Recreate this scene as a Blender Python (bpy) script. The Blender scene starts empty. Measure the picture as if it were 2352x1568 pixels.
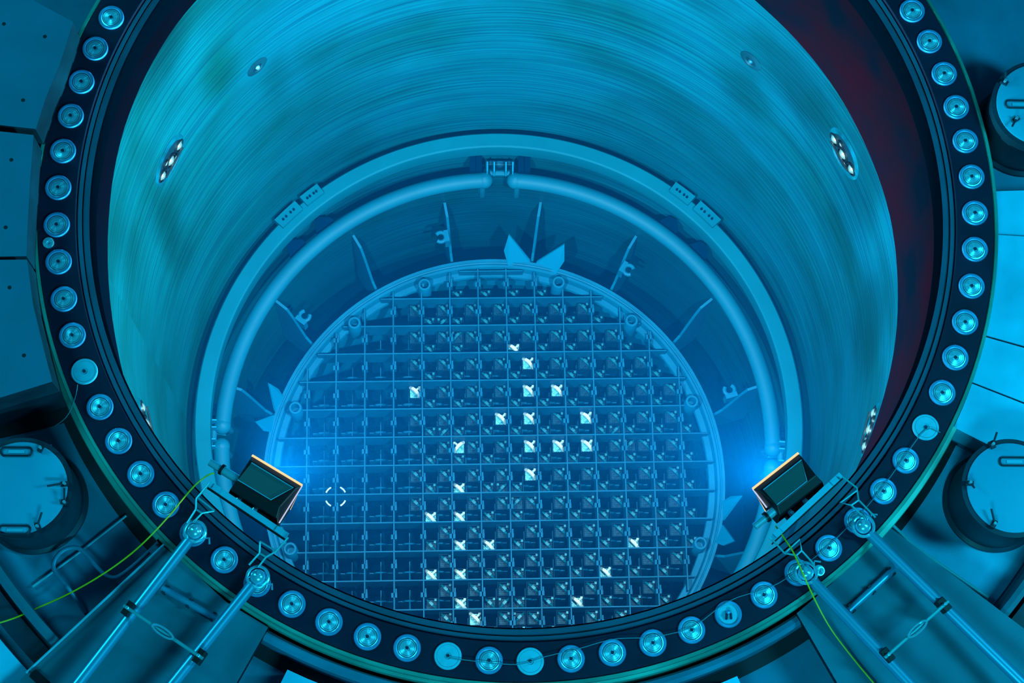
import bpy, math, random
from mathutils import Vector, Matrix, Euler
random.seed(7)
PI = math.pi
R = math.radians
sc = bpy.context.scene
COL = sc.collection

# ---------------------------------------------------------------- camera
CAM = Vector((-0.35322, -4.46730, 12.43312))
ROT = Euler((0.2748238, -0.0258952, 0.0026368), 'XYZ')
FPX = 4623.18
cd = bpy.data.cameras.new('camera')
cd.sensor_width = 36.0
cd.lens = FPX / 2352 * 36.0
cd.clip_end = 100
cam = bpy.data.objects.new('camera', cd)
cam.location = CAM
cam.rotation_euler = ROT
COL.objects.link(cam)
sc.camera = cam
RM = ROT.to_matrix()

# ---------------------------------------------------------------- view and world
vs = sc.view_settings
vs.view_transform = 'Standard'
vs.look = 'None'
vs.gamma = 1
vs.use_curve_mapping = False
vs.exposure = 0.0
sc.cycles.use_denoising = True
sc.cycles.max_bounces = 6
sc.cycles.diffuse_bounces = 1
sc.cycles.glossy_bounces = 3
sc.cycles.volume_bounces = 1
sc.cycles.transparent_max_bounces = 6
w = bpy.data.worlds.new('world')
sc.world = w
w.use_nodes = True
bg = w.node_tree.nodes['Background']
bg.inputs[0].default_value = (0.0, 0.5, 1.0, 1)
bg.inputs[1].default_value = 0.10


def area(name, loc, target, sx, sy, power, color, spread=180):
    l = bpy.data.lights.new(name, 'AREA')
    l.shape = 'RECTANGLE'
    l.size, l.size_y = sx, sy
    l.energy = power
    l.color = color
    l.spread = R(spread)
    o = bpy.data.objects.new(name, l)
    o.location = loc
    o.rotation_euler = (Vector(target) - Vector(loc)).to_track_quat('-Z', 'Y').to_euler()
    COL.objects.link(o)
    return o


# hall lights high above the cavity, to the two sides
area('hall_light', (8.0, -2.5, 7.0), (3, 0, 0), 1.2, 3.0, 700, (0.04, 0.76, 1.0))
area('hall_light', (-8.5, 2.5, 6.5), (-2.5, 0, 0), 1.2, 3.0, 340, (0.04, 0.80, 1.0))
area('hall_light', (0.5, -9.0, 6.5), (0, -2.5, 0), 3.0, 1.0, 520, (0.04, 0.82, 1.0))


def at(px, py, z):
    """The point of the plane z seen at a pixel of the 2352x1568 photograph."""
    d = RM @ Vector(((px - 1176) / FPX, -(py - 784) / FPX, -1))
    t = (z - CAM.z) / d.z
    return CAM + d * t


# ---------------------------------------------------------------- materials
def mat(name, base, rough=0.5, metal=0.0, var=0.0, vscale=4.0, bump=0.0, emis=None, estr=0, aniso=0.0, second=None, spec=0.5, detail=5):
    m = bpy.data.materials.new(name)
    m.use_nodes = True
    nt = m.node_tree
    b = nt.nodes['Principled BSDF']
    b.inputs['Roughness'].default_value = rough
    b.inputs['Metallic'].default_value = metal
    b.inputs['Specular IOR Level'].default_value = spec
    b.inputs['Base Color'].default_value = (*base, 1)
    tc = nt.nodes.new('ShaderNodeTexCoord')
    if var or second:
        n = nt.nodes.new('ShaderNodeTexNoise')
        n.inputs['Scale'].default_value = vscale
        n.inputs['Detail'].default_value = detail
        nt.links.new(tc.outputs['Object'], n.inputs['Vector'])
        r = nt.nodes.new('ShaderNodeValToRGB')
        r.color_ramp.elements[0].position = 0.32
        r.color_ramp.elements[1].position = 0.68 if name != 'upper_band_shade' else 0.85
        dk = second if second else tuple(c * (1 - var) for c in base)
        r.color_ramp.elements[0].color = (*dk, 1)
        r.color_ramp.elements[1].color = (*base, 1)
        nt.links.new(n.outputs['Fac'], r.inputs['Fac'])
        nt.links.new(r.outputs['Color'], b.inputs['Base Color'])
    if bump:
        n2 = nt.nodes.new('ShaderNodeTexNoise')
        n2.inputs['Scale'].default_value = vscale * 5
        nt.links.new(tc.outputs['Object'], n2.inputs['Vector'])
        bp = nt.nodes.new('ShaderNodeBump')
        bp.inputs['Strength'].default_value = bump
        bp.inputs['Distance'].default_value = 0.01
        nt.links.new(n2.outputs['Fac'], bp.inputs['Height'])
        nt.links.new(bp.outputs['Normal'], b.inputs['Normal'])
    if aniso:
        b.inputs['Anisotropic'].default_value = aniso
        t = nt.nodes.new('ShaderNodeTangent')
        t.direction_type = 'RADIAL'
        t.axis = 'Z'
        nt.links.new(t.outputs['Tangent'], b.inputs['Tangent'])
    if emis:
        b.inputs['Emission Color'].default_value = (*emis, 1)
        b.inputs['Emission Strength'].default_value = estr
    return m


def wall_material():
    """Brushed stainless cladding: fine streaks that run round the vessel, cloudy stains."""
    m = bpy.data.materials.new('brushed_cladding')
    m.use_nodes = True
    nt = m.node_tree
    b = nt.nodes['Principled BSDF']
    L = nt.links.new
    tc = nt.nodes.new('ShaderNodeTexCoord')
    sep = nt.nodes.new('ShaderNodeSeparateXYZ')
    L(tc.outputs['Object'], sep.inputs[0])
    at2 = nt.nodes.new('ShaderNodeMath')
    at2.operation = 'ARCTAN2'
    L(sep.outputs[1], at2.inputs[0])
    L(sep.outputs[0], at2.inputs[1])

    def cyl_noise(sa, sz, detail, w):
        c = nt.nodes.new('ShaderNodeCombineXYZ')
        ma = nt.nodes.new('ShaderNodeMath')
        ma.operation = 'MULTIPLY'
        ma.inputs[1].default_value = sa
        L(at2.outputs[0], ma.inputs[0])
        mz = nt.nodes.new('ShaderNodeMath')
        mz.operation = 'MULTIPLY'
        mz.inputs[1].default_value = sz
        L(sep.outputs[2], mz.inputs[0])
        L(ma.outputs[0], c.inputs[0])
        L(mz.outputs[0], c.inputs[1])
        c.inputs[2].default_value = w
        n = nt.nodes.new('ShaderNodeTexNoise')
        n.inputs['Scale'].default_value = 1.0
        n.inputs['Detail'].default_value = detail
        L(c.outputs[0], n.inputs['Vector'])
        return n
    streak = cyl_noise(1.3, 34.0, 7, 0.0)
    cloud = cyl_noise(2.6, 1.3, 4, 7.3)
    r1 = nt.nodes.new('ShaderNodeValToRGB')
    r1.color_ramp.elements[0].position = 0.30
    r1.color_ramp.elements[1].position = 0.72
    r1.color_ramp.elements[0].color = (0.0, 0.045, 0.092, 1)
    r1.color_ramp.elements[1].color = (0.0, 0.110, 0.170, 1)
    L(streak.outputs['Fac'], r1.inputs['Fac'])
    r2 = nt.nodes.new('ShaderNodeValToRGB')
    r2.color_ramp.elements[0].position = 0.30
    r2.color_ramp.elements[1].position = 0.62
    r2.color_ramp.elements[0].color = (0.55, 0.62, 0.50, 1)
    r2.color_ramp.elements[1].color = (1, 1, 1, 1)
    L(cloud.outputs['Fac'], r2.inputs['Fac'])
    mx = nt.nodes.new('ShaderNodeMix')
    mx.data_type = 'RGBA'
    mx.blend_type = 'MULTIPLY'
    mx.inputs[0].default_value = 1.0
    L(r1.outputs[0], mx.inputs[6])
    L(r2.outputs[0], mx.inputs[7])
    prev = mx.outputs[2]

    def mult(prev, fac, col):
        m2 = nt.nodes.new('ShaderNodeMix')
        m2.data_type = 'RGBA'
        m2.blend_type = 'MULTIPLY'
        L(fac, m2.inputs[0])
        L(prev, m2.inputs[6])
        m2.inputs[7].default_value = (*col, 1)
        return m2.outputs[2]
    # greener tint on the left part of the wall
    mr = nt.nodes.new('ShaderNodeMapRange')
    mr.inputs[1].default_value = -1.5
    mr.inputs[2].default_value = -2.9
    mr.interpolation_type = 'SMOOTHSTEP'
    L(sep.outputs[0], mr.inputs[0])
    prev = mult(prev, mr.outputs[0], (1.0, 1.12, 0.88))
    # cloudy stains with a place of their own: (angle, z, half angle, half height, colour)
    for (a_, z_, wa, wz, col) in ((161, -3.2, 6, 1.9, (0.6, 0.50, 0.42)), (141, -2.3, 5, 0.8, (0.9, 0.66, 0.50)), (131, -3.3, 4, 0.7, (0.7, 0.75, 0.72)), (38, -2.4, 15, 0.9, (0.5, 0.60, 0.60)),
                                  (20, -2.6, 9, 1.6, (0.5, 0.62, 0.62)), (48, -3.4, 7, 0.6, (0.8, 0.75, 0.72)), (60, -1.9, 12, 0.8, (0.7, 0.72, 0.72)), (4, -3.2, 9, 1.6, (0.6, 0.68, 0.68)), (172, -2.0, 8, 1.2, (0.6, 0.70, 0.66)), (150, -1.2, 7, 0.8, (0.6, 0.55, 0.55))):
        c = nt.nodes.new('ShaderNodeCombineXYZ')
        for inp, src, off, wd in ((0, at2.outputs[0], R(a_), R(wa)), (1, sep.outputs[2], z_, wz)):
            f1 = nt.nodes.new('ShaderNodeMath')
            f1.operation = 'SUBTRACT'
            L(src, f1.inputs[0])
            f1.inputs[1].default_value = off
            f2 = nt.nodes.new('ShaderNodeMath')
            f2.operation = 'DIVIDE'
            L(f1.outputs[0], f2.inputs[0])
            f2.inputs[1].default_value = wd
            L(f2.outputs[0], c.inputs[inp])
        c.inputs[2].default_value = 0
        ln = nt.nodes.new('ShaderNodeVectorMath')
        ln.operation = 'LENGTH'
        L(c.outputs[0], ln.inputs[0])
        ad = nt.nodes.new('ShaderNodeMath')
        ad.operation = 'MULTIPLY_ADD'
        L(cloud.outputs['Fac'], ad.inputs[0])
        ad.inputs[1].default_value = 1.2
        L(ln.outputs['Value'], ad.inputs[2])
        mr = nt.nodes.new('ShaderNodeMapRange')
        mr.interpolation_type = 'SMOOTHSTEP'
        mr.inputs[1].default_value = 1.75
        mr.inputs[2].default_value = 0.7
        L(ad.outputs[0], mr.inputs[0])
        prev = mult(prev, mr.outputs[0], col)
    L(prev, b.inputs['Base Color'])
    b.inputs['Roughness'].default_value = 0.42
    b.inputs['Metallic'].default_value = 0.0
    b.inputs['Specular IOR Level'].default_value = 0.12
    bp = nt.nodes.new('ShaderNodeBump')
    bp.inputs['Strength'].default_value = 0.25
    bp.inputs['Distance'].default_value = 0.01
    L(streak.outputs['Fac'], bp.inputs['Height'])
    L(bp.outputs['Normal'], b.inputs['Normal'])
    return m


M = {
    'wall': wall_material(),
    'band': mat('upper_band_shade', (0.017, 0.0010, 0.003), 0.9, 0, vscale=1.6, second=(0.0008, 0.003, 0.007), detail=3, spec=0.0),  # wall shade and red reflection put into this colour
    'flange': mat('dark_flange_coating', (0.002, 0.017, 0.045), 0.5, 0, var=0.35, vscale=3, spec=0.18),
    'lip': mat('seal_lip_steel', (0.0, 0.11, 0.19), 0.4, 0.1, var=0.25, vscale=3, spec=0.3),
    'lipdark': mat('seal_lip_shade', (0.0, 0.022, 0.04), 0.6, 0, var=0.3, vscale=3, spec=0.15),
    'rim': mat('flange_rim_steel', (0.01, 0.42, 0.36), 0.4, 0.1, var=0.6, vscale=1.6, spec=0.3),
    'deck': mat('deck_steel', (0.0, 0.25, 0.41), 0.5, 0.0, spec=0.15, var=0.45, vscale=1.8, bump=0.1),
    'plate': mat('bright_plate_steel', (0.0, 0.60, 0.90), 0.5, 0.0, spec=0.15, var=0.30, vscale=2.2, bump=0.1),
    'under': mat('under_plate_steel', (0.0, 0.46, 0.72), 0.5, 0.0, var=0.5, vscale=2.0, spec=0.15),
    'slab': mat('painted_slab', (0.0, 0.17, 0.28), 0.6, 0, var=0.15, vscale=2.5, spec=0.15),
    'tray': mat('tray_steel', (0.0, 0.17, 0.25), 0.5, 0.0, spec=0.15, var=0.3, vscale=2.5),
    'recess_shade': mat('painted_recess_shade', (0.003, 0.012, 0.022), 0.8, 0, var=0.3, vscale=3),  # near-black paint for the shade inside recesses and under the slab
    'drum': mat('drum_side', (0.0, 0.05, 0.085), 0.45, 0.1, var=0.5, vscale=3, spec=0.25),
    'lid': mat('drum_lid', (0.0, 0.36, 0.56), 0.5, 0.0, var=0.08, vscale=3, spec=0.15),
    'dark': mat('black_metal', (0.003, 0.008, 0.012), 0.45, 0.2),
    'panel': mat('grey_green_panel', (0.02, 0.10, 0.11), 0.4, 0.1),
    'pole': mat('pole_aluminium', (0.04, 0.44, 0.68), 0.36, 0.65),
    'chrome': mat('chrome', (0.25, 0.80, 1.0), 0.2, 0.65),
    'wire': mat('steel_wire', (0.03, 0.42, 0.50), 0.35, 0.3),
    'bar': mat('bar_steel', (0.0, 0.46, 0.66), 0.5, 0.0, var=0.2, vscale=6),
    'cable': mat('green_yellow_cable', (0.8, 0.50, 0.0), 0.45, 0),
    'cord': mat('thin_cord', (0.03, 0.22, 0.30), 0.5, 0),
    'plug': mat('turned_steel', (0.22, 0.80, 1.0), 0.34, 0.55, aniso=0.95),
    'plugrim': mat('plug_rim_steel', (0.05, 0.42, 0.78), 0.34, 0.5, aniso=0.6),
    'matte': mat('pale_matte_disc', (0.03, 0.52, 0.72), 0.6, 0, var=0.15, vscale=20),
    'socket': mat('plug_socket', (0.01, 0.06, 0.12), 0.4, 0.5),
    'ringA': mat('upper_sparger_steel', (0.0, 0.105, 0.165), 0.55, 0.0, var=0.15, vscale=2, spec=0.05),
    'ringB': mat('lower_sparger_steel', (0.0, 0.115, 0.20), 0.55, 0.0, var=0.12, vscale=2, spec=0.15),
    'fin': mat('lug_steel', (0.0, 0.15, 0.29), 0.55, 0.0, var=0.15, vscale=4, spec=0.15),
    'petal': mat('guide_plate_steel', (0.0, 0.21, 0.40), 0.55, 0.0, spec=0.15),
    'rimS': mat('shroud_steel', (0.0, 0.16, 0.31), 0.55, 0.0, var=0.25, vscale=4, spec=0.15),
    'grid': mat('top_guide_steel', (0.0, 0.13, 0.26), 0.55, 0.0, var=0.25, vscale=5, spec=0.15),
    'core': mat('core_dark', (0.0, 0.012, 0.035), 0.8, 0, spec=0.0),
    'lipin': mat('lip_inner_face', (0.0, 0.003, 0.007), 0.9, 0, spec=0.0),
    'channel': mat('fuel_channel', (0.0, 0.04, 0.09), 0.55, 0.0, var=0.6, vscale=14, spec=0.15),
    'tie': mat('tie_plate', (0.0, 0.08, 0.15), 0.5, 0.0, var=0.85, vscale=22, spec=0.2),
    'bail': mat('bail_handle', (0.004, 0.20, 0.28), 0.4, 0.1, var=0.5, vscale=15),
    'tie_glint': mat('tie_plate_glint', (0.35, 0.95, 1.0), 0.35, 0.0, vscale=22, second=(0.0, 0.25, 0.36)),  # glints on shiny new tie plates put into the base colour
    'bail_glint': mat('bail_handle_glint', (1.0, 1.0, 1.0), 0.4, 0.0),  # diffuse white painted as glare on the shiny handles
    'rod': mat('control_rod_steel', (0.0, 0.13, 0.27), 0.55, 0.0, var=0.4, vscale=8, spec=0.15),
    'lensside': mat('lit_lens_side', (0, 0, 0), 0.4, 0, emis=(0.62, 0.72, 1.0), estr=0.9, spec=0.0),
    'lens': mat('lit_lens', (0, 0, 0), 0.4, 0, emis=(1.0, 0.62, 0.30), estr=1.25, spec=0.0),
    'glint': mat('polished_plug', (1.0, 1.0, 0.9), 0.28, 0.9),
}


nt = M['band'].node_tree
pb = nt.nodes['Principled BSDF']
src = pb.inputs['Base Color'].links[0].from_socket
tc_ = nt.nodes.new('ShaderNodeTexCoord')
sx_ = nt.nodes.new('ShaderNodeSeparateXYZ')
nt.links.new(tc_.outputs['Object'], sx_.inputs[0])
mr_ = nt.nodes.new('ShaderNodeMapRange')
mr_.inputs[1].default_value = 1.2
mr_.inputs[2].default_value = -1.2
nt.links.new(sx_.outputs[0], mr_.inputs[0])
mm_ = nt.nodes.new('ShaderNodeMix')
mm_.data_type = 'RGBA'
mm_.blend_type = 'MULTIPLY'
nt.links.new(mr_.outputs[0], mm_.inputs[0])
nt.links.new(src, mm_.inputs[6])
mm_.inputs[7].default_value = (0.15, 0.9, 0.9, 1)  # painted red reflection fades out towards the left
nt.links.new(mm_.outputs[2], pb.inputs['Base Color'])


# ---------------------------------------------------------------- mesh helpers
class MB:
    def __init__(s):
        s.v, s.f, s.mi, s.mats = [], [], [], []

    def _m(s, m):
        if m not in s.mats:
            s.mats.append(m)
        return s.mats.index(m)

    def add(s, vs, fs, m):
        k = len(s.v)
        i = s._m(m)
        s.v += [tuple(v) for v in vs]
        for f in fs:
            s.f.append(tuple(k + a for a in f))
            s.mi.append(i)

    def prism(s, poly, z0, z1, m, mside=None):
        n = len(poly)
        ar = sum(poly[i][0] * poly[(i + 1) % n][1] - poly[(i + 1) % n][0] * poly[i][1] for i in range(n))
        if ar < 0:
            poly = poly[::-1]
        vs = [(p[0], p[1], z0) for p in poly] + [(p[0], p[1], z1) for p in poly]
        s.add(vs, [tuple(range(n - 1, -1, -1)), tuple(range(n, 2 * n))], m)
        s.add(vs, [(i, (i + 1) % n, n + (i + 1) % n, n + i) for i in range(n)], mside or m)

    def box(s, c, d, m, rot=None):
        vs = []
        for x in (-.5, .5):
            for y in (-.5, .5):
                for z in (-.5, .5):
                    p = Vector((x * d[0], y * d[1], z * d[2]))
                    if rot is not None:
                        p = rot @ p
                    vs.append(Vector(c) + p)
        s.add(vs, [(0, 1, 3, 2), (4, 6, 7, 5), (0, 4, 5, 1), (2, 3, 7, 6), (0, 2, 6, 4), (1, 5, 7, 3)], m)

    def tube(s, pts, r, m, n=10, cap=True, r2=None):
        pts = [Vector(p) for p in pts]
        rings = []
        prev = None
        for i, p in enumerate(pts):
            t = (pts[min(i + 1, len(pts) - 1)] - pts[max(i - 1, 0)]).normalized()
            if prev is None:
                a = t.orthogonal().normalized()
            else:
                a = (prev - t * prev.dot(t)).normalized()
            prev = a
            b = t.cross(a)
            rr = r if r2 is None else r + (r2 - r) * i / (len(pts) - 1)
            rings.append([p + (a * math.cos(2 * PI * k / n) + b * math.sin(2 * PI * k / n)) * rr for k in range(n)])
        vs = [v for g in rings for v in g]
        fs = []
        for i in range(len(pts) - 1):
            for k in range(n):
                fs.append((i * n + k, i * n + (k + 1) % n, (i + 1) * n + (k + 1) % n, (i + 1) * n + k))
        if cap:
            fs.append(tuple(range(n - 1, -1, -1)))
            fs.append(tuple((len(pts) - 1) * n + k for k in range(n)))
        s.add(vs, fs, m)

    def lathe(s, prof, m, a0=0.0, a1=360.0, n=128, cx=0, cy=0, closed=False, zfun=None):
        """profile of (r, z); closed makes a solid loop of the profile"""
        full = abs(a1 - a0) >= 359.99
        k = n if full else n + 1
        P = len(prof)
        vs = []
        for i in range(k):
            a = R(a0 + (a1 - a0) * i / n)
            for r, z in prof:
                vs.append((cx + r * math.cos(a), cy + r * math.sin(a), z))
        fs = []
        for i in range(n):
            j = (i + 1) % k
            for q in range(P if closed else P - 1):
                q2 = (q + 1) % P
                fs.append((i * P + q, i * P + q2, j * P + q2, j * P + q))
        if closed and not full:
            fs.append(tuple(range(P - 1, -1, -1)))
            fs.append(tuple((k - 1) * P + q for q in range(P)))
        s.add(vs, fs, m)

    def disc(s, r, z, m, n=40, cx=0, cy=0):
        s.add([(cx + r * math.cos(2 * PI * i / n), cy + r * math.sin(2 * PI * i / n), z) for i in range(n)], [tuple(range(n))], m)

    def sphere(s, c, r, m, n=12):
        vs, fs = [], []
        h = n // 2
        for i in range(h + 1):
            t = PI * i / h
            for k in range(n):
                vs.append((c[0] + r * math.sin(t) * math.cos(2 * PI * k / n), c[1] + r * math.sin(t) * math.sin(2 * PI * k / n), c[2] + r * math.cos(t)))
        for i in range(h):
            for k in range(n):
                fs.append((i * n + k, (i + 1) * n + k, (i + 1) * n + (k + 1) % n, i * n + (k + 1) % n))
        s.add(vs, fs, m)

    def build(s, name, parent=None, smooth=False, bevel=0.0, loc=None):
        me = bpy.data.meshes.new(name)
        me.from_pydata(s.v, [], s.f)
        for m in s.mats:
            me.materials.append(M[m])
        me.polygons.foreach_set('material_index', s.mi)
        if smooth:
            me.polygons.foreach_set('use_smooth', [True] * len(me.polygons))
            try:
                me.set_sharp_from_angle(angle=R(35))
            except Exception:
                pass
        me.update()
        o = bpy.data.objects.new(name, me)
        COL.objects.link(o)
        if loc:
            o.location = loc
        if parent:
            o.parent = parent
        if bevel:
            md = o.modifiers.new('bevel', 'BEVEL')
            md.width = bevel
            md.segments = 2
            md.limit_method = 'ANGLE'
        return o


def empty(name, loc=(0, 0, 0), rz=0.0):
    o = bpy.data.objects.new(name, None)
    o.empty_display_size = 0.1
    COL.objects.link(o)
    o.location = loc
    o.rotation_euler = (0, 0, rz)
    return o


def tag(o, label, cat, group=None, kind=None):
    o['label'] = label
    o['category'] = cat
    if group:
        o['group'] = group
    if kind:
        o['kind'] = kind
    return o


def structure(o):
    o['kind'] = 'structure'
    return o


def copy_tree(o, parent=None):
    c = o.copy()
    COL.objects.link(c)
    c.parent = parent
    for ch in CH.get(o.name, []):
        k = copy_tree(ch, c)
    return c


CH = {}


def reg(root):
    """remember children for copying"""
    for o in COL.objects:
        if o.parent:
            CH.setdefault(o.parent.name, [])
            if o not in CH[o.parent.name]:
                CH[o.parent.name].append(o)


ORD = ['zeroth', 'first', 'second', 'third', 'fourth', 'fifth', 'sixth', 'seventh', 'eighth', 'ninth', 'tenth', 'eleventh', 'twelfth',
       'thirteenth', 'fourteenth', 'fifteenth', 'sixteenth', 'seventeenth', 'eighteenth', 'nineteenth', 'twentieth', 'twenty-first',
       'twenty-second', 'twenty-third', 'twenty-fourth', 'twenty-fifth', 'twenty-sixth', 'twenty-seventh']

# ================================================================ SETTING
RW = 2.965            # inner radius of the vessel wall
b = MB()
b.lathe([(RW, -10.9), (RW, -0.25)], 'wall', n=192)
structure(b.build('wall_vessel', smooth=True))

# dark upper band of the wall: shade and reflections put into its colour; its lower edge dips towards the right
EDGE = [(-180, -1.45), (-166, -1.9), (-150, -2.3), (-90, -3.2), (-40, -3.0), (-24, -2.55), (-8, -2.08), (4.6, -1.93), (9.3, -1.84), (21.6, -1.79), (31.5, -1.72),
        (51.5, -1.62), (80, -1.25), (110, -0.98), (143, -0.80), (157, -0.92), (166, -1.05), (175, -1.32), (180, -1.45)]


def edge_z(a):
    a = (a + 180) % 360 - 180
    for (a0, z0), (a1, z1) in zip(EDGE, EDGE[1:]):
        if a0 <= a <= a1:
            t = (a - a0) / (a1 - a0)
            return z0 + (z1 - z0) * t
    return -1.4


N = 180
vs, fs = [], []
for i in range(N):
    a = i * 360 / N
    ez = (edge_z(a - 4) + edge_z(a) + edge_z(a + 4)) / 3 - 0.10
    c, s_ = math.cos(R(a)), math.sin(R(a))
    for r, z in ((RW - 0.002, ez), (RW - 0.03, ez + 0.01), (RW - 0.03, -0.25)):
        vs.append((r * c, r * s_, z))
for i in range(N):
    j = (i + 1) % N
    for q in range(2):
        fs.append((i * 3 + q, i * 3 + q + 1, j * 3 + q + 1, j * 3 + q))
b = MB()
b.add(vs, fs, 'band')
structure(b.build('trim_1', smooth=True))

# core floor and annulus floor
b = MB()
b.disc(RW, -10.85, 'core', 96)
structure(b.build('floor_core'))

# flange: one ring with lip, gasket groove, bolting face and outer rim
root = empty('vessel_flange')
tag(root, 'huge dark steel flange ring round the open vessel, carrying all the stud hole plugs', 'flange')
b = MB()
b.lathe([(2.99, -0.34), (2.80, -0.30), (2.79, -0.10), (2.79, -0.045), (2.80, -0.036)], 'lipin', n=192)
b.lathe([(2.80, -0.036), (2.838, -0.034)], 'lip', n=192)
b.lathe([(2.838, -0.028), (2.838, -0.045), (2.846, -0.045), (2.846, -0.026)], 'lipdark', n=192)
b.lathe([(2.846, -0.026), (2.872, -0.022)], 'lip', n=192)
b.build('seal_lip', root, smooth=True)
b = MB()
b.lathe([(2.872, -0.022), (2.880, -0.03), (2.886, 0.0), (3.125, 0.0), (3.13, -0.008)], 'flange', n=192)
b.build('bolting_face', root, smooth=True)
b = MB()
b.lathe([(3.13, -0.008), (3.134, 0.008), (3.150, 0.008), (3.156, 0.0), (3.156, -0.34), (2.99, -0.34)], 'rim', n=192)
b.build('outer_rim', root, smooth=True)

# deck floor round the flange, with a ledge and dark strips painting the groove's shade on the near half
b = MB()
b.lathe([(3.16, -0.34), (7.5, -0.34)], 'deck', n=120)
structure(b.build('floor'))
for k_, (a0, a1) in enumerate(((-163, -135), (-45, -28))):
    b = MB()
    b.lathe([(3.157, -0.04), (3.185, -0.05), (3.190, -0.06), (3.190, -0.339)], 'rim', a0=a0, a1=a1, n=40)
    b.lathe([(3.191, -0.335), (3.27, -0.335)], 'recess_shade', a0=a0, a1=a1, n=40)
    structure(b.build('trim_%d' % (2 + k_), smooth=True))
b = MB()
b.lathe([(3.157, -0.04), (3.175, -0.05), (3.178, -0.06), (3.178, -0.339)], 'rim', a0=-135, a1=-45, n=70)
b.lathe([(3.179, -0.335), (3.20, -0.335)], 'recess_shade', a0=-135, a1=-45, n=70)
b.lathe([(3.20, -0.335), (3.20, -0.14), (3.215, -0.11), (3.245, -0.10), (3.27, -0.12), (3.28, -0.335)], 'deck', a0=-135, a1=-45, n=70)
b.lathe([(3.281, -0.334), (3.37, -0.334)], 'recess_shade', a0=-135, a1=-45, n=70)
structure(b.build('trim_4', smooth=True))
b = MB()
b.prism([at(x, y, -0.33)[:2] for x, y in ((-60, 935), (60, 905), (140, 872), (158, 915), (176, 962), (95, 985), (0, 1006), (-60, 1010))], -0.339, -0.33, 'recess_shade')  # dark sheet on the floor, painting the shade below the lowest slab
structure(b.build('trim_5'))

# near floor plates beyond the groove
def sector(r0, r1, a0, a1, z0, z1, m, name, label, n=12, mside=None):
    b = MB()
    poly = [(r0 * math.cos(R(a0 + (a1 - a0) * i / n)), r0 * math.sin(R(a0 + (a1 - a0) * i / n))) for i in range(n + 1)]
    poly += [(r1 * math.cos(R(a1 - (a1 - a0) * i / n)), r1 * math.sin(R(a1 - (a1 - a0) * i / n))) for i in range(n + 1)]
    b.prism(poly, z0, z1, m, mside)
    o = b.build(name, bevel=0.006)
    if label:
        tag(o, label, 'floor plate', 'steel floor plates round the flange')
    return o


# right hand plates close to the rim
sector(3.17, 4.6, -2.9, 2.5, -0.335, -0.10, 'plate', 'floor_plate', 'bright blue floor plate at right edge, topmost one below the upper right drum')
sector(3.17, 4.6, -15.8, -3.1, -0.335, -0.085, 'plate', 'floor_plate', 'bright blue floor plate at right edge, second and widest below the upper right drum')
sector(3.17, 4.6, -21.8, -16.0, -0.335, -0.09, 'plate', 'floor_plate', 'bright blue floor plate at right edge, third one below the upper right drum')
sector(3.17, 4.6, -27.8, -22.0, -0.335, -0.09, 'plate', 'floor_plate', 'bright blue floor plate just above the lower right drum')
sector(3.26, 4.0, -41.5, -28.2, -0.335, -0.333, 'under', 'floor_plate', 'blue floor plate carrying the lower right drum')
sector(3.36, 4.6, -86.5, -66.0, -0.335, -0.12, 'plate', 'floor_plate', 'blue floor plate at bottom edge, left of the right hand tray')
sector(3.36, 4.6, -115.0, -86.8, -0.335, -0.12, 'plate', 'floor_plate', 'blue floor plate at bottom edge, right of the left hand tray')

# raised slabs on the left
def slab(pts, zt, label):
    b = MB()
    poly = [at(x, y, zt)[:2] for x, y in pts]
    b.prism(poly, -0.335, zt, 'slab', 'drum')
    for (x, y) in holes.pop(0):
        p = at(x, y, zt)
        b.lathe([(0.0, zt + 0.002), (0.011, zt + 0.002), (0.013, zt + 0.0005)], 'recess_shade', n=12, cx=p.x, cy=p.y)
    o = b.build('raised_slab', bevel=0.012)
    tag(o, label, 'slab', 'raised slabs left of the flange')


holes = [[(9, 55), (53, 230), (103, 84)], [(13, 522), (26, 367)], [(55, 816), (22, 660)]]
slab([(60, -8), (168, 50), (138, 145), (105, 225), (82, 296), (-160, 270), (-300, -80)], 0.28, 'flat blue raised slab at upper left, topmost of the three beside the flange')
slab([(77, 310), (68, 430), (62, 540), (61, 588), (-200, 592), (-200, 280)], 0.28, 'flat blue raised slab at left edge, middle of the three beside the flange')
slab([(62, 596), (76, 700), (100, 800), (120, 876), (-200, 975), (-200, 598)], 0.28, 'flat blue raised slab at left edge, lowest of the three beside the flange')

# curved curb rails at the outer edge of the trough
for nm, a0, a1, lb in (('curb_rail', -152, -126, 'curved steel curb rail at the lower left corner outside the drum'), ('curb_rail', -46, -26, 'curved steel curb rail at the lower right corner outside the drum')):
    b = MB()
    b.lathe([(4.03, -0.335), (4.03, -0.10), (4.06, -0.09), (4.09, -0.10), (4.09, -0.335)], 'tray', a0=a0, a1=a1, n=40)
    b.lathe([(4.12, -0.335), (4.12, -0.14), (4.24, -0.14), (4.24, -0.335)], 'drum', a0=a0, a1=a1, n=40)
    tag(b.build(nm, smooth=True), lb, 'rail')
b = MB()
b.lathe([(4.30, -0.335), (4.30, -0.16), (5.6, -0.16)], 'plate', a0=-152, a1=-126, n=30)
structure(b.build('trim_6'))


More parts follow.
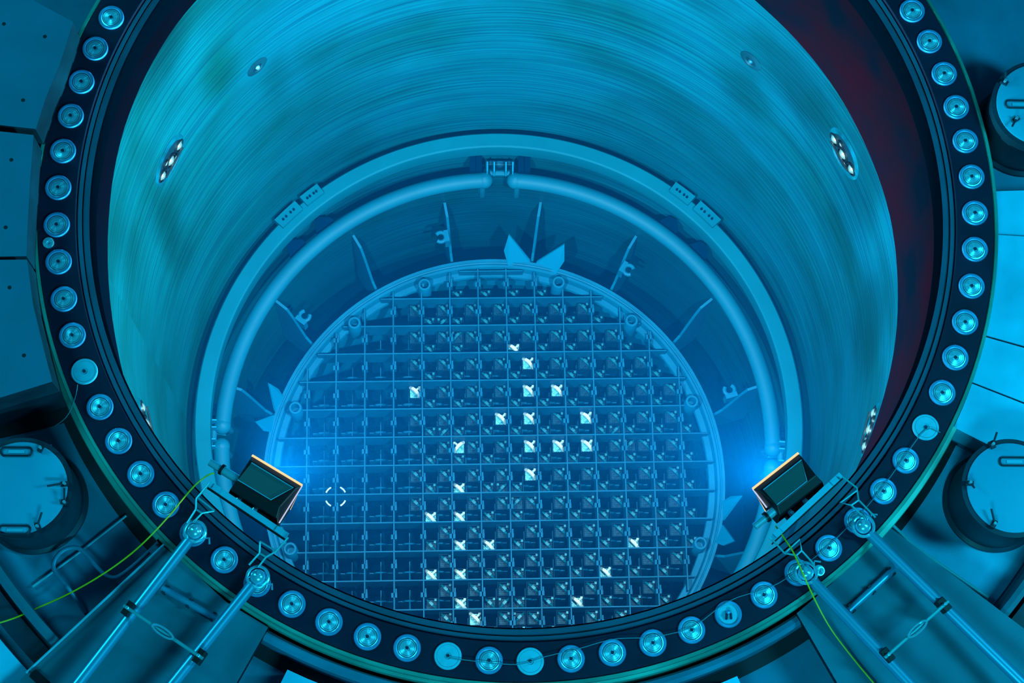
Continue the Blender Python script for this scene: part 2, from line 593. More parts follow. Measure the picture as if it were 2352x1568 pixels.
# drums with lids, handles and clamps
def drum(cx, cy, r, zt, label, pills, clamps):
    root = empty('access_drum', (cx, cy, -0.34))
    tag(root, label, 'drum', 'round lidded drums beside the flange')
    H = zt + 0.34
    b = MB()
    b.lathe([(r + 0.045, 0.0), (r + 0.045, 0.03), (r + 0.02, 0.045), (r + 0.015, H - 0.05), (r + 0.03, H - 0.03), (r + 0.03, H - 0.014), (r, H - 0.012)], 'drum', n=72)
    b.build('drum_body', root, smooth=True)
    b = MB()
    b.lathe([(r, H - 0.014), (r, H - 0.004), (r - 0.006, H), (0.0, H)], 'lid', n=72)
    lid = b.build('lid', root, smooth=True)
    for (px, py) in pills:
        p = at(px, py, zt) - Vector((cx, cy, 0))
        b = MB()
        pts = [(p.x + 0.075 * c_ + 0.02 * math.cos(t), p.y + 0.026 * math.sin(t), H + 0.006) for c_, t0 in ((1, -90), (-1, 90)) for t in [R(t0 + 30 * i) for i in range(7)]]
        b.tube(pts + [pts[0]], 0.007, 'drum', 8, cap=False)
        b.box((p.x, p.y, H + 0.003), (0.10, 0.02, 0.004), 'bar')
        h = b.build('handle', root, smooth=True)
    for (px, py, qx, qy) in clamps:
        p = at(px, py, zt) - Vector((cx, cy, 0))
        q_ = at(qx, qy, zt + 0.05) - Vector((cx, cy, 0))
        b = MB()
        b.box((p.x, p.y, H + 0.005), (0.05, 0.03, 0.03), 'drum', Matrix.Rotation(math.atan2(p.y, p.x), 3, 'Z'))
        b.tube([(p.x, p.y, H + 0.03), (q_.x, q_.y, H + 0.05)], 0.007, 'drum', 8)
        b.tube([(p.x, p.y, H - 0.02), (p.x, p.y, H + 0.05)], 0.010, 'chrome', 8)
        b.build('clamp', root)
    return root


drum(-3.08, -1.97, 0.29, 0.15, 'round lidded drum left of the flange, below the raised slabs', [(38, 1037), (34, 1217)], [(150, 1112, 108, 1116), (88, 1210, 96, 1176), (95, 1030, 118, 1022), (150, 1155, 148, 1120)])
drum(3.09, -1.92, 0.285, 0.15, 'round lidded drum right of the flange, beside the lower right tray', [(2330, 1060)], [(2278, 1022, 2290, 992), (2282, 1204, 2277, 1168), (2226, 1110, 2238, 1120)])
drum(3.44, 0.66, 0.285, 0.15, 'round lidded drum at the upper right edge of the photo', [(2342, 240)], [(2306, 190, 2310, 165), (2332, 276, 2325, 290)])


# bent grab rail on the left floor
def smooth_path(pts, k=6):
    out = []
    P = [pts[0]] + pts + [pts[-1]]
    for i in range(1, len(P) - 2):
        p0, p1, p2, p3 = [Vector(v) for v in P[i - 1:i + 3]]
        for j in range(k):
            t = j / k
            out.append(0.5 * ((2 * p1) + (p2 - p0) * t + (2 * p0 - 5 * p1 + 4 * p2 - p3) * t * t + (3 * p1 - p0 - 3 * p2 + p3) * t ** 3))
    out.append(Vector(pts[-1]))
    return out


pp = [(195, 1406), (160, 1354), (126, 1312), (126, 1285), (148, 1262), (178, 1258), (200, 1276), (235, 1314), (262, 1326), (290, 1312), (330, 1278), (372, 1238)]
b = MB()
b.tube(smooth_path([at(x, y, -0.24 if 0 < i < 11 else -0.33) for i, (x, y) in enumerate(pp)]), 0.014, 'pole', 10)
tag(b.build('grab_rail', smooth=True), 'bent steel grab rail looping over the floor below the left drum', 'rail')
b = MB()
b.tube([at(2040, 1196, -0.05), at(2095, 1250, -0.16), at(2180, 1310, -0.28), at(2270, 1372, -0.31)], 0.012, 'wire', 8)
tag(b.build('guide_rail', smooth=True), 'thin straight rail on the floor between right tray and lower right drum', 'rail')


# ================================================================ VESSEL INTERNALS
# upper ring
b = MB()
ZA = -6.05
b.lathe([(2.72, ZA - 0.05), (2.725, ZA + 0.0), (2.74, ZA + 0.012), (2.86, ZA + 0.012), (2.872, ZA), (2.872, ZA - 0.24), (2.86, ZA - 0.25), (2.74, ZA - 0.25)], 'ringA', n=192, closed=True)
ringA = b.build('support_ring', smooth=True)
root = empty('upper_ring', (0, 0, 0))
tag(root, 'pale ring running right round the vessel wall, upper of the two big rings', 'ring')
ringA.parent = root
for a0, a1 in ((127.8, 132.0), (133.2, 138.6), (42.8, 48.2), (49.5, 54.2)):
    b = MB()
    b.lathe([(2.80, ZA + 0.012), (2.80, ZA + 0.055), (2.915, ZA + 0.055), (2.915, ZA - 0.05), (2.88, ZA - 0.05)], 'ringA', a0=a0, a1=a1, n=8, closed=True)
    bb = b.build('bracket_block', root)
    for t in (0.25, 0.40, 0.62, 0.77):
        a = R(a0 + (a1 - a0) * t)
        b = MB()
        b.lathe([(0.0, 0.014), (0.010, 0.014), (0.013, 0.0)], 'core', n=8)
        b.build('bolt', bb, loc=(2.855 * math.cos(a), 2.855 * math.sin(a), ZA + 0.055))
# lower spargers: four quarter pipes with round ends and elbows
ZB = -6.97
RB = 2.725


def sparger(a0, a1, label):
    root = empty('sparger_pipe', (0, 0, 0))
    tag(root, label, 'pipe', 'lower pipe ring in four quarters')
    b = MB()
    pts = [(RB * math.cos(R(a0 + (a1 - a0) * i / 48)), RB * math.sin(R(a0 + (a1 - a0) * i / 48)), ZB) for i in range(49)]
    b.tube(pts, 0.082, 'ringB', 16)
    b.build('pipe', root, smooth=True)
    for a in (a0, a1):
        c, s_ = math.cos(R(a)), math.sin(R(a))
        b = MB()
        b.sphere((RB * c, RB * s_, ZB), 0.088, 'ringB', 16)
        b.build('end_cap', root, smooth=True)
        t = 1 if a == a0 else -1
        aa = R(a + t * 0.5)
        b = MB()
        b.tube([((RB - 0.02) * math.cos(aa), (RB - 0.02) * math.sin(aa), ZB - 0.05), ((RB - 0.05) * math.cos(aa), (RB - 0.05) * math.sin(aa), ZB - 0.30),
                ((RB - 0.0) * math.cos(aa), (RB + 0.0) * math.sin(aa), ZB - 0.42), ((RB + 0.10) * math.cos(aa), (RB + 0.10) * math.sin(aa), ZB - 0.36), ((RB + 0.19) * math.cos(aa), (RB + 0.19) * math.sin(aa), ZB - 0.36)], 0.032, 'ringB', 10)
        b.build('elbow', root, smooth=True)


sparger(93.2, 177.6, 'upper left quarter of the lower pipe ring, above the left floodlight')
sparger(-1.4, 86.6, 'upper right quarter of the lower pipe ring, above the right floodlight')
sparger(182.0, 266.0, 'lower left quarter of the lower pipe ring, passing under the left floodlight')
sparger(-86.0, -5.6, 'lower right quarter of the lower pipe ring, passing under the right floodlight')

# junction box where the pipes meet at the top
def junction(a, label):
    root = empty('pipe_junction', (2.80 * math.cos(R(a)), 2.80 * math.sin(R(a)), ZB), R(a - 90))
    tag(root, label, 'bracket')
    b = MB()
    b.box((0, 0.09, 0.0), (0.30, 0.05, 0.12), 'tie')
    b.build('back_plate', root, bevel=0.008)
    for x in (-0.28, -0.215, 0.215, 0.28):
        b = MB()
        b.box((x, 0.06, 0.06), (0.058, 0.16, 0.11), 'core')
        b.build('clamp_block', root)
    for x in (-0.13, -0.06, 0.06, 0.13):
        b = MB()
        b.box((x, 0.01, 0.09), (0.014, 0.10, 0.15), 'petal')
        b.build('gusset', root)
    b = MB()
    b.tube([(-0.10, 0.0, 0.0), (0.10, 0.0, 0.0)], 0.03, 'ringB', 10)
    b.build('tie_pipe', root, smooth=True)


junction(89.9, 'dark toothed pipe bracket at top centre where two lower pipe quarters meet')
junction(179.9, 'pipe bracket on wall above the left floodlight, between two pipe quarters')
junction(-3.4, 'pipe bracket on wall above the right floodlight, between two pipe quarters')

# small rest brackets just outside the lower ring
for a, lb in ((128.8, 'upper left, right one of two'), (136.2, 'upper left, left one of two'), (52.3, 'upper right, left one of two'), (44.3, 'upper right, right one of two')):
    b = MB()
    b.prism([(0.075, -0.02), (0.06, 0.06), (-0.05, 0.11), (-0.05, -0.11), (0.0, -0.10)], -0.04, 0.04, 'core')
    o = b.build('wall_lug', bevel=0.01, loc=(2.865 * math.cos(R(a)), 2.865 * math.sin(R(a)), -7.0))
    o.rotation_euler = (0, 0, R(a))
    tag(o, 'small dark wall lug between the two big rings, ' + lb, 'lug', 'dark lugs between the rings')

# shroud ring
ZS = -8.88
root = empty('core_shroud', (0, 0, 0))
tag(root, 'round shroud wall encircling the fuel core grid at the vessel bottom', 'shroud')
b = MB()
b.lathe([(2.46, ZS - 0.015), (2.465, ZS), (2.495, ZS), (2.50, ZS - 0.01), (2.50, ZS - 0.16), (2.46, ZS - 1.9), (2.40, ZS - 1.9), (2.40, ZS - 0.10), (2.42, ZS - 0.05), (2.445, ZS - 0.05), (2.45, ZS - 0.02)], 'rimS', n=160, closed=True)
b.build('shroud_rim', root, smooth=True)
b = MB()
b.lathe([(2.33, ZS - 0.17), (2.34, ZS - 0.14), (2.40, ZS - 0.14)], 'rimS', n=160)
b.build('inner_ledge', root, smooth=True)
BOSS = [(110.0, 2.30, 'top centre, left of the two'), (72.5, 2.31, 'top centre, right of the two'), (132.1, 2.31, 'upper left'), (49.8, 2.32, 'upper right'),
        (160.9, 2.29, 'left edge, above the left floodlight'), (21.9, 2.31, 'right edge, above the right floodlight'), (-160.0, 2.31, 'lower left, beside the left floodlight bar'), (-17.6, 2.31, 'lower right')]
b = MB()
b.lathe([(0.075, -0.34), (0.073, 0.05), (0.066, 0.062), (0.046, 0.062), (0.042, 0.045), (0.040, -0.10), (0.0, -0.10)], 'rimS', n=28)
pr = b.build('guide_tube', smooth=True)
for i, (a, r, lb) in enumerate(BOSS):
    o = pr if i == 0 else pr.copy()
    if i:
        COL.objects.link(o)
    o.location = (r * math.cos(R(a)), r * math.sin(R(a)), ZS + 0.04)
    tag(o, 'short open guide tube inside the shroud rim, ' + lb, 'tube', 'guide tubes round the core')

# radial lugs between shroud and wall
FINS = [(101.1, 1), (80.8, 0), (121.6, 0), (143.0, -1), (59.4, -1), (38.6, 0), (17.6, 1), (163.5, 0), (-18.5, 0), (-161, 0)]
FL = ['top left of centre', 'top centre, between the two leaning plates', 'upper left, third from top centre', 'left, with a small hook', 'upper right, with a hook', 'right, upper of the plain ones',
      'far right, above the right floodlight', 'far left, above the left floodlight', 'lower right, below the right floodlight', 'lower left, under the left floodlight']
for (a, hook), lb in zip(FINS, FL):
    root = empty('radial_lug', (0, 0, 0), R(a))
    tag(root, 'upright radial plate between shroud and vessel wall, ' + lb, 'lug', 'radial plates round the shroud')
    b = MB()
    prof = [(2.51, -9.62), (2.505, -9.0), (2.60, -8.86), (2.74, -8.36), (2.80, -8.20), (2.96, -8.18), (2.96, -9.62)]
    n = len(prof)
    vs = [(r, -0.014, z) for r, z in prof] + [(r, 0.014, z) for r, z in prof]
    b.add(vs, [tuple(range(n - 1, -1, -1)), tuple(range(n, 2 * n))] + [(i, (i + 1) % n, n + (i + 1) % n, n + i) for i in range(n)], 'fin')
    b.build('plate', root)
    if hook:
        s_ = hook
        b = MB()
        pts = []
        for i in range(11):
            t = R(-140 + 28 * i)
            pts.append((2.66 + 0.055 * math.sin(t), s_ * (0.10 - 0.055 * math.cos(t)), -8.42))
        b.tube(pts, 0.022, 'fin', 8)
        b.box((2.66, s_ * 0.035, -8.50), (0.13, 0.05, 0.20), 'fin')
        b.build('hook', root, smooth=True)


# leaning guide plates in pairs on the shroud rim
def petal_pair(a, size, label):
    root = empty('guide_plate_pair', (2.50 * math.cos(R(a)), 2.50 * math.sin(R(a)), ZS), R(a - 90))
    tag(root, label, 'guide plate', 'pairs of leaning plates on the shroud rim')
    root.scale = (size, size, 1.0)
    for s_ in (-1, 1):
        b = MB()
        pts = [(s_ * 0.02, -0.005, -0.05), (s_ * 0.27, -0.06, -0.05), (s_ * 0.34, 0.05, 0.12), (s_ * 0.31, 0.16, 0.36), (s_ * 0.04, 0.02, 0.02)]
        th = Vector((0, -0.018, 0.008))
        n = len(pts)
        vs = [Vector(p) for p in pts] + [Vector(p) + th for p in pts]
        b.add(vs, [tuple(range(n)), tuple(range(2 * n - 1, n - 1, -1))] + [(i, n + i, n + (i + 1) % n, (i + 1) % n) for i in range(n)], 'petal')
        b.build('leaf', root)


petal_pair(80.4, 1.0, 'pair of pale leaning plates like open wings at the top of the shroud rim')
petal_pair(163.5, 0.72, 'pair of leaning plates on the shroud rim just above the left floodlight')
petal_pair(-10.5, 0.8, 'pair of leaning plates on the shroud rim left of the right floodlight')

# ---------------------------------------------------------------- top guide
PT = 0.3129
GX, GY, GR = 0.1639, 0.4812, 0.02185
ZG = -8.877


def gp(c, r, z=0.0):
    X = GX + PT * (c - 5)
    Y = GY - PT * (r - 5)
    return Vector((X * math.cos(GR) - Y * math.sin(GR), X * math.sin(GR) + Y * math.cos(GR), z))


RG = 2.385
root = empty('top_guide', (0, 0, ZG))
root.rotation_euler = (0, 0, GR)
tag(root, 'square steel grid of crossing beams that holds the fuel assemblies', 'grid')
T = 0.013
for c in range(-3, 13):
    X = GX + PT * (c - 5)
    if abs(X) > RG - 0.15:
        continue
    L = math.sqrt(RG ** 2 - X * X)
    b = MB()
    b.box((X, 0, -0.17), (T, 2 * L, 0.34), 'grid')
    for r in range(-3, 14):
        Y = GY - PT * (r + 0.5 - 5)
        if abs(Y) < L - 0.05:
            b.box((X, Y, -0.055), (0.062, 0.05, 0.11), 'grid')
            b.box((X + 0.02, Y + 0.045, -0.05), (0.016, 0.05, 0.08), 'grid')
    b.build('grid_beam', root)
for r in range(-2, 14):
    Y = GY - PT * (r - 5)
    if abs(Y) > RG - 0.02:
        continue
    L = math.sqrt(max(0.01, RG ** 2 - Y * Y))
    b = MB()
    b.box((0, Y, -0.175), (2 * L, T, 0.34), 'grid')
    b.build('grid_beam', root)

# ---------------------------------------------------------------- fuel assemblies


def make_fuel(name, tie, bail, chan='channel'):
    root = empty(name, (0, 0, 0))
    b = MB()
    s_ = 0.069
    for x, y, dx, dy in ((-s_, 0, 0.004, 0.138), (s_, 0, 0.004, 0.138), (0, -s_, 0.138, 0.004), (0, s_, 0.138, 0.004)):
        b.box((x, y, -0.75), (dx, dy, 1.30), chan)
    b.build('channel', root)
    b = MB()
    b.box((0, 0, -0.17), (0.118, 0.118, 0.018), tie)
    for i in range(-2, 3):
        for j in range(-2, 3):
            b.tube([(i * 0.024, j * 0.024, -0.17), (i * 0.024, j * 0.024, -0.135)], 0.0065, tie, 6)
    b.build('tie_plate', root)
    b = MB()
    d = 0.052
    b.tube([(-d, d, -0.16), (-d * .9, d * .9, -0.07), (-d * .5, d * .5, -0.035), (0, 0, -0.022), (d * .5, -d * .5, -0.035), (d * .9, -d * .9, -0.07), (d, -d, -0.16)], 0.0125, bail, 8)
    b.box((0, 0, -0.018), (0.045, 0.03, 0.03), bail, Matrix.Rotation(R(-45), 3, 'Z'))
    if bail == 'bail_glint':  # thicker white bars shaped to read as glare on the handle
        b.tube([(-d, d, -0.10), (-d * .5, d * .5, -0.03), (d * .5, -d * .5, -0.03), (d, -d, -0.10)], 0.019, bail, 8)
        b.tube([(0, 0, -0.03), (d * 0.9, d * 0.9, -0.08)], 0.013, bail, 8)
    b.build('bail_handle', root, smooth=True)
    b = MB()
    b.box((0.045, 0.048, -0.115), (0.024, 0.024, 0.07), bail)
    b.build('channel_fastener', root)
    return root


dull = make_fuel('fuel_assembly', 'tie', 'bail')
bright = make_fuel('fuel_assembly', 'tie_glint', 'bail_glint')
reg(None)
BR = {(1.75, 3.25), (5.25, 1.75), (5.75, 2.25), (5.75, 3.25), (6.75, 3.25), (4.75, 4.25), (5.75, 4.25), (7.75, 4.25), (3.25, 5.25), (5.75, 5.25), (6.75, 5.25), (7.75, 5.25),
      (5.75, 6.25), (3.25, 6.75), (2.25, 7.75), (3.25, 7.75), (3.25, 8.75), (4.25, 8.75), (2.25, 9.75), (3.25, 9.75), (9.25, 8.75), (8.25, 9.75), (7.25, 10.75), (3.25, 10.75), (3.75, 11.25)}
FLIP = {(2.75, 0.75), (3.25, 1.25), (2.75, 4.75), (3.25, 5.25), (4.75, 6.75), (5.25, 7.25), (4.75, 10.75), (5.25, 11.25), (8.75, 4.75), (9.25, 5.25)}
RING = {(-1.25, 6.75): 1, (-0.75, 6.75): 0, (-1.25, 7.25): 0, (-0.75, 7.25): 1}
spots = []
for r in range(-1, 13):
    for c in range(1, 12):
        for cc, rr in ((c + 0.75, r + 0.25), (c + 0.25, r + 0.75)):
            if cc < 1.7 or (r >= 8 and cc < 2.2):
                continue
            if r == -1 and (cc < 3.2 or cc > 6.3):
                continue
            if gp(cc, rr).length > 2.27:
                continue
            if rr > 11.8:
                continue
            spots.append((cc, rr, (cc, rr) in FLIP))
for k in FLIP:
    if k not in [(a, b_) for a, b_, _ in spots]:
        spots.append((k[0], k[1], True))
p = gp(-1, 7.06, ZG - 0.02)
root = empty('glint_ring', p)
tag(root, 'ring of four curved glints painted as arcs in the left of the core grid', 'fitting')
for a0 in (25, 118, 205, 298):
    b = MB()
    b.tube([(0.112 * math.cos(R(a0 + 8 * i)), 0.112 * math.sin(R(a0 + 8 * i)), 0.0) for i in range(6)], 0.009, 'bail_glint', 8)  # white arcs shaped as the glints of four fuel handles
    b.build('glint_arc', root, smooth=True)
ZF = ZG - 0.10
rows = {}
for sp in spots:
    rows.setdefault(sp[1], []).append(sp)
used_d = used_b = False
for ri, rr in enumerate(sorted(rows)):
    for ci, (cc, _, fl) in enumerate(sorted(rows[rr])):
        isb = (cc, rr) in BR
        if isb:
            o = bright if not used_b else copy_tree(bright)
            used_b = True
        else:
            o = dull if not used_d else copy_tree(dull)
            used_d = True
        o.location = gp(cc, rr, ZF)
        o.rotation_euler = (0, 0, GR + (PI / 2 if fl else 0))
        tag(o, ('bright shining' if isb else 'dull blue') + ' fuel assembly in core grid, %s row from top, %s from the left' % (ORD[ri + 1], ORD[ci + 1]), 'fuel assembly', 'fuel assemblies standing in the core grid')

# control rods below the grid, one in each cell
root = empty('control_rod', (0, 0, 0))
b = MB()
b.box((0, 0, -0.5), (0.25, 0.010, 1.0), 'rod')
b.box((0, 0, -0.5), (0.010, 0.25, 1.0), 'rod')
b.build('cross_blade', root)
b = MB()
b.tube([(-0.075, 0, -0.01), (-0.05, 0, 0.035), (0, 0, 0.05), (0.05, 0, 0.035), (0.075, 0, -0.01)], 0.010, 'rod', 8)
b.tube([(0, -0.10, 0.0), (0, 0.0, 0.05)], 0.009, 'rod', 6)
b.build('handle', root, smooth=True)
reg(None)
k = 0
for ri, r in enumerate(range(0, 12)):
    ci = 0
    for c in range(-3, 11):
        p = gp(c + 0.5, r + 0.5, ZG - 0.47)
        if math.hypot(p.x, p.y) > 2.2:
            continue
        ci += 1
        o = root if k == 0 else copy_tree(root)
        k += 1
        o.location = p
        o.rotation_euler = (0, 0, GR)
        tag(o, 'cross-bladed control rod under core grid, %s row from top, %s cell from the left' % (ORD[ri + 1], ORD[ci]), 'control rod', 'control rods under the core grid')


# ---------------------------------------------------------------- nozzles in the wall
def nozzle(a, z, r, label, big):
    root = empty('nozzle_opening', ((RW - 0.004) * math.cos(R(a)), (RW - 0.004) * math.sin(R(a)), z))
    root.rotation_euler = Euler((0, R(-90), R(a)), 'XYZ')     # local z points to the vessel axis
    tag(root, label, 'nozzle', 'nozzle openings in the vessel wall')
    b = MB()
    b.lathe([(r + 0.05, 0.0), (r + 0.02, 0.012), (r, 0.012), (r - 0.012, 0.002)], 'wall' if big else 'drum', n=40)
    b.build('nozzle_rim', root, smooth=True)
    b = MB()
    b.lathe([(r - 0.012, 0.003), (0.0, 0.003)], 'lipdark', n=40)  # flat dark disc, shade of the bore put into its colour
    b.build('bore', root)
    if big:
        for k, (u, v, q) in enumerate(((0, 0.0, 0.055), (0.0, -0.14, 0.05), (0.0, 0.14, 0.05), (0.07, 0.06, 0.03), (-0.07, -0.06, 0.03))):
            b = MB()
            b.sphere((u, v, -0.3 * q), q, 'glint', 14)
            b.lathe([(q * 1.25, 0.004), (q * 1.2, 0.02), (q * 0.95, 0.02)], 'dark', n=20, cx=u, cy=v)
            b.build('plug_dome', root, smooth=True)
        b = MB()
        b.tube([(0, -0.14, 0.045), (0, 0.14, 0.045)], 0.008, 'dark', 8)
        b.build('cross_bar', root, smooth=True)
    else:
        b = MB()
        b.sphere((0, 0, 0.0), r * 0.40, 'lip' if a < 90 else 'chrome', 12)
        b.build('stub', root, smooth=True)


nozzle(155.4, -2.58, 0.185, 'large glinting nozzle opening on the left wall, inside the flange', True)
nozzle(26.3, -2.47, 0.185, 'large glinting nozzle opening on the right wall, inside the flange', True)
nozzle(-164.2, -3.05, 0.175, 'glinting nozzle opening seen edge-on above the left floodlight', True)
nozzle(-16.9, -2.80, 0.185, 'glinting nozzle opening seen edge-on above the right floodlight', True)
nozzle(133.9, -2.80, 0.055, 'small dark nozzle opening with pale stub, upper left of the wall', False)
nozzle(48.2, -2.72, 0.060, 'small dark nozzle opening, upper right of the wall', False)


# ================================================================ STUD HOLE PLUGS
def make_plug(kind):
    root = empty('stud_hole_plug')
    b = MB()
    b.lathe([(0.0845, 0.0), (0.0845, 0.014), (0.080, 0.018), (0.070, 0.018), (0.068, 0.012)], 'plugrim' if kind != 'matte' else 'matte', n=40)
    b.build('rim', root, smooth=True)
    b = MB()
    if kind == 'shiny':
        b.lathe([(0.068, 0.012), (0.060, 0.0145), (0.058, 0.0125), (0.020, 0.019), (0.016, 0.015), (0.0, 0.015)], 'plug', n=40)
    elif kind == 'matte':
        b.lathe([(0.068, 0.017), (0.022, 0.019), (0.020, 0.014), (0.0, 0.014)], 'matte', n=40)
    else:
        b.lathe([(0.068, 0.012), (0.062, -0.0), (0.058, 0.003), (0.0, 0.003)], 'matte', n=40)
    if kind == 'shiny':
        b.lathe([(0.0605, 0.0155), (0.0565, 0.0150)], 'socket', n=40)
        b.lathe([(0.0485, 0.0150), (0.0465, 0.0154)], 'socket', n=40)
    b.build('face', root, smooth=True)
    b = MB()
    if kind == 'cup':
        b.tube([(-0.015, -0.03, 0.008), (-0.012, 0.0, 0.03)], 0.008, 'socket', 8)
        b.tube([(0.015, -0.03, 0.008), (0.012, 0.0, 0.03)], 0.008, 'socket', 8)
        b.sphere((0, 0.01, 0.022), 0.015, 'plugrim')
    else:
        b.lathe([(0.011, 0.012), (0.011, 0.022), (0.0, 0.022)], 'socket', n=12)
    b.build('centre_bolt', root, smooth=True)
    return root


PX = [(252, 38), (217, 110), (187, 187), (161, 265), (145, 346), (136, 430), (133, 515), (137, 600), (150, 685), (170, 768), (197, 851), (231, 933), (274, 1011), (324, 1087), (381, 1158), (444, 1223),
      (514, 1286), (590, 1340), (669, 1389), (754, 1431), (843, 1464), (934, 1491), (1028, 1510), (1123, 1521), (1218, 1522), (1312, 1515), (1407, 1500), (1500, 1477), (1589, 1447), (1673, 1410),
      (1754, 1364), (1830, 1310), (1901, 1255), (1965, 1190), (2025, 1124), (2075, 1053), (2120, 977), (2158, 898), (2188, 818), (2210, 737), (2226, 655), (2234, 571), (2235, 488), (2229, 405),
      (2216, 323), (2196, 245), (2170, 168), (2138, 93), (2099, 22)]
angs = []
for (x, y) in PX:
    p = at(x, y, 0.015)
    angs.append(math.degrees(math.atan2(p.y, p.x)) % 360)
lab = {}
for i in range(49):
    if i <= 14:
        lab[i] = '%s going up from the left floodlight' % ORD[15 - i]
    elif i >= 34:
        lab[i] = '%s going up from the right floodlight' % ORD[i - 33]
    else:
        lab[i] = '%s from left between the two floodlight frames' % ORD[i - 14]
protos = {}
MATTE = {22, 24, 36, 10}
order = list(range(49))
for i in order:
    kind = 'matte' if i in MATTE else ('cup' if i == 29 else 'shiny')
    if kind not in protos:
        o = make_plug(kind)
        reg(None)
        protos[kind] = o
    else:
        o = copy_tree(protos[kind])
    a = R(angs[i])
    o.location = (3.002 * math.cos(a), 3.002 * math.sin(a), 0.0)
    o.rotation_euler = (0, 0, random.uniform(-0.6, 0.6))
    d = {'matte': 'pale matte disc plug on the dark flange, ', 'shiny': 'shiny turned steel plug on the flange, ', 'cup': 'open cup plug on the flange, '}[kind]
    tag(o, d + lab[i], 'plug', 'round plugs in the flange stud holes')
# the remaining holes of the ring, above the frame
mid = 360 / 74.0
a_hi = angs[0]
a_lo = angs[48]
nrest = 74 - 49
b = MB()
b.lathe([(0.036, 0.0), (0.036, 0.012), (0.030, 0.014), (0.012, 0.012), (0.010, 0.006), (0.0, 0.006)], 'plug', n=24)
p = at(111, 557, 0.01)
tag(b.build('small_cap', smooth=True, loc=(p.x, p.y, 0)), 'small round steel cap on the flange, left side, between two large plugs', 'cap')
b = MB()
b.lathe([(0.036, 0.0), (0.036, 0.012), (0.030, 0.014), (0.012, 0.012), (0.010, 0.006), (0.0, 0.006)], 'plug', n=24)
p = at(1881, 1310, 0.01)
tag(b.build('small_cap', smooth=True, loc=(p.x, p.y, 0)), 'small round steel cap on the flange beside the right lighting frame', 'cap')

# lanyard cord that links the plugs
b = MB()
cp = [(2160, 993), (2128, 985), (2085, 1038), (2050, 1088), (2010, 1140), (1978, 1178), (1925, 1232), (1885, 1268), (1850, 1296), (1790, 1338), (1740, 1357), (1670, 1382), (1589, 1440), (1500, 1462), (1420, 1466), (1377, 1475), (1330, 1489), (1250, 1508), (1200, 1524), (1150, 1524), (1060, 1514), (1028, 1508)]
b.tube(smooth_path([at(x, y, 0.03) for x, y in cp], 3), 0.0028, 'cord', 6)
tag(b.build('lanyard_cord', smooth=True), 'thin cord strung from plug to plug along the right of the flange', 'cord')
b = MB()
cp = [(178, 883), (172, 915), (150, 960), (100, 990), (40, 1005)]
b.tube(smooth_path([at(x, y, z) for (x, y), z in zip(cp, (0.02, 0.02, 0.0, -0.2, -0.3))], 4), 0.0028, 'cord', 6)
tag(b.build('loose_cord', smooth=True), 'thin loose cord running from a left plug over the floor', 'cord')


# ================================================================ TRAYS, POLE FRAMES, FLOODLIGHTS
def tray(pts, z, label, cross):
    root = empty('walkway_tray')
    tag(root, label, 'tray', 'radial trays crossing the trough')
    b = MB()
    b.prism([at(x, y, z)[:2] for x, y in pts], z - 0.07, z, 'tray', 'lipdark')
    b.build('plate', root, bevel=0.004)
    for (x0, y0, x1, y1, w_) in cross:
        p, q_ = at(x0, y0, z + 0.03), at(x1, y1, z + 0.03)
        b = MB()
        b.tube([p, q_], w_, 'pole', 14)
        d = (q_ - p)
        for t in (0.06, 0.5, 0.94):
            c_ = p + d * t
            b.box(c_ - Vector((0, 0, 0.01)), (0.02, 0.06, 0.05), 'drum', Matrix.Rotation(math.atan2(d.y, d.x), 3, 'Z'))
        b.build('cross_pipe', root, smooth=True)
    return root


tray([(372, 1252), (430, 1300), (520, 1382), (616, 1440), (480, 1680), (-100, 1700)], -0.06, 'flat radial tray at lower left under the pole frame', [(372, 1349, 497, 1420, 0.022)])
tray([(2038, 1206), (1985, 1262), (1910, 1340), (1830, 1408), (2000, 1700), (2560, 1600)], -0.06, 'flat radial tray at lower right under the pole frame', [(1950, 1402, 2054, 1306, 0.022)])
# edge rails of the trays
b = MB()
b.tube([at(377, 1250, -0.03), at(60, 1545, -0.03)], 0.008, 'bar', 6)
tag(b.build('edge_strip'), 'thin steel strip along the left side of the lower left tray', 'strip')
b = MB()
b.tube([at(75, 1347, -0.32), at(180, 1270, -0.32), at(290, 1184, -0.32)], 0.008, 'bar', 6)
tag(b.build('weld_strip'), 'thin raised strip on the floor between the left drum and the grab rail', 'strip')
b = MB()
b.tube([at(90, 1568, -0.02), at(135, 1600, -0.02), at(75, 1545, -0.02)], 0.03, 'dark', 8)
tag(b.build('pipe_stub', smooth=True), 'dark pipe stub on the tray at the bottom left corner', 'pipe')


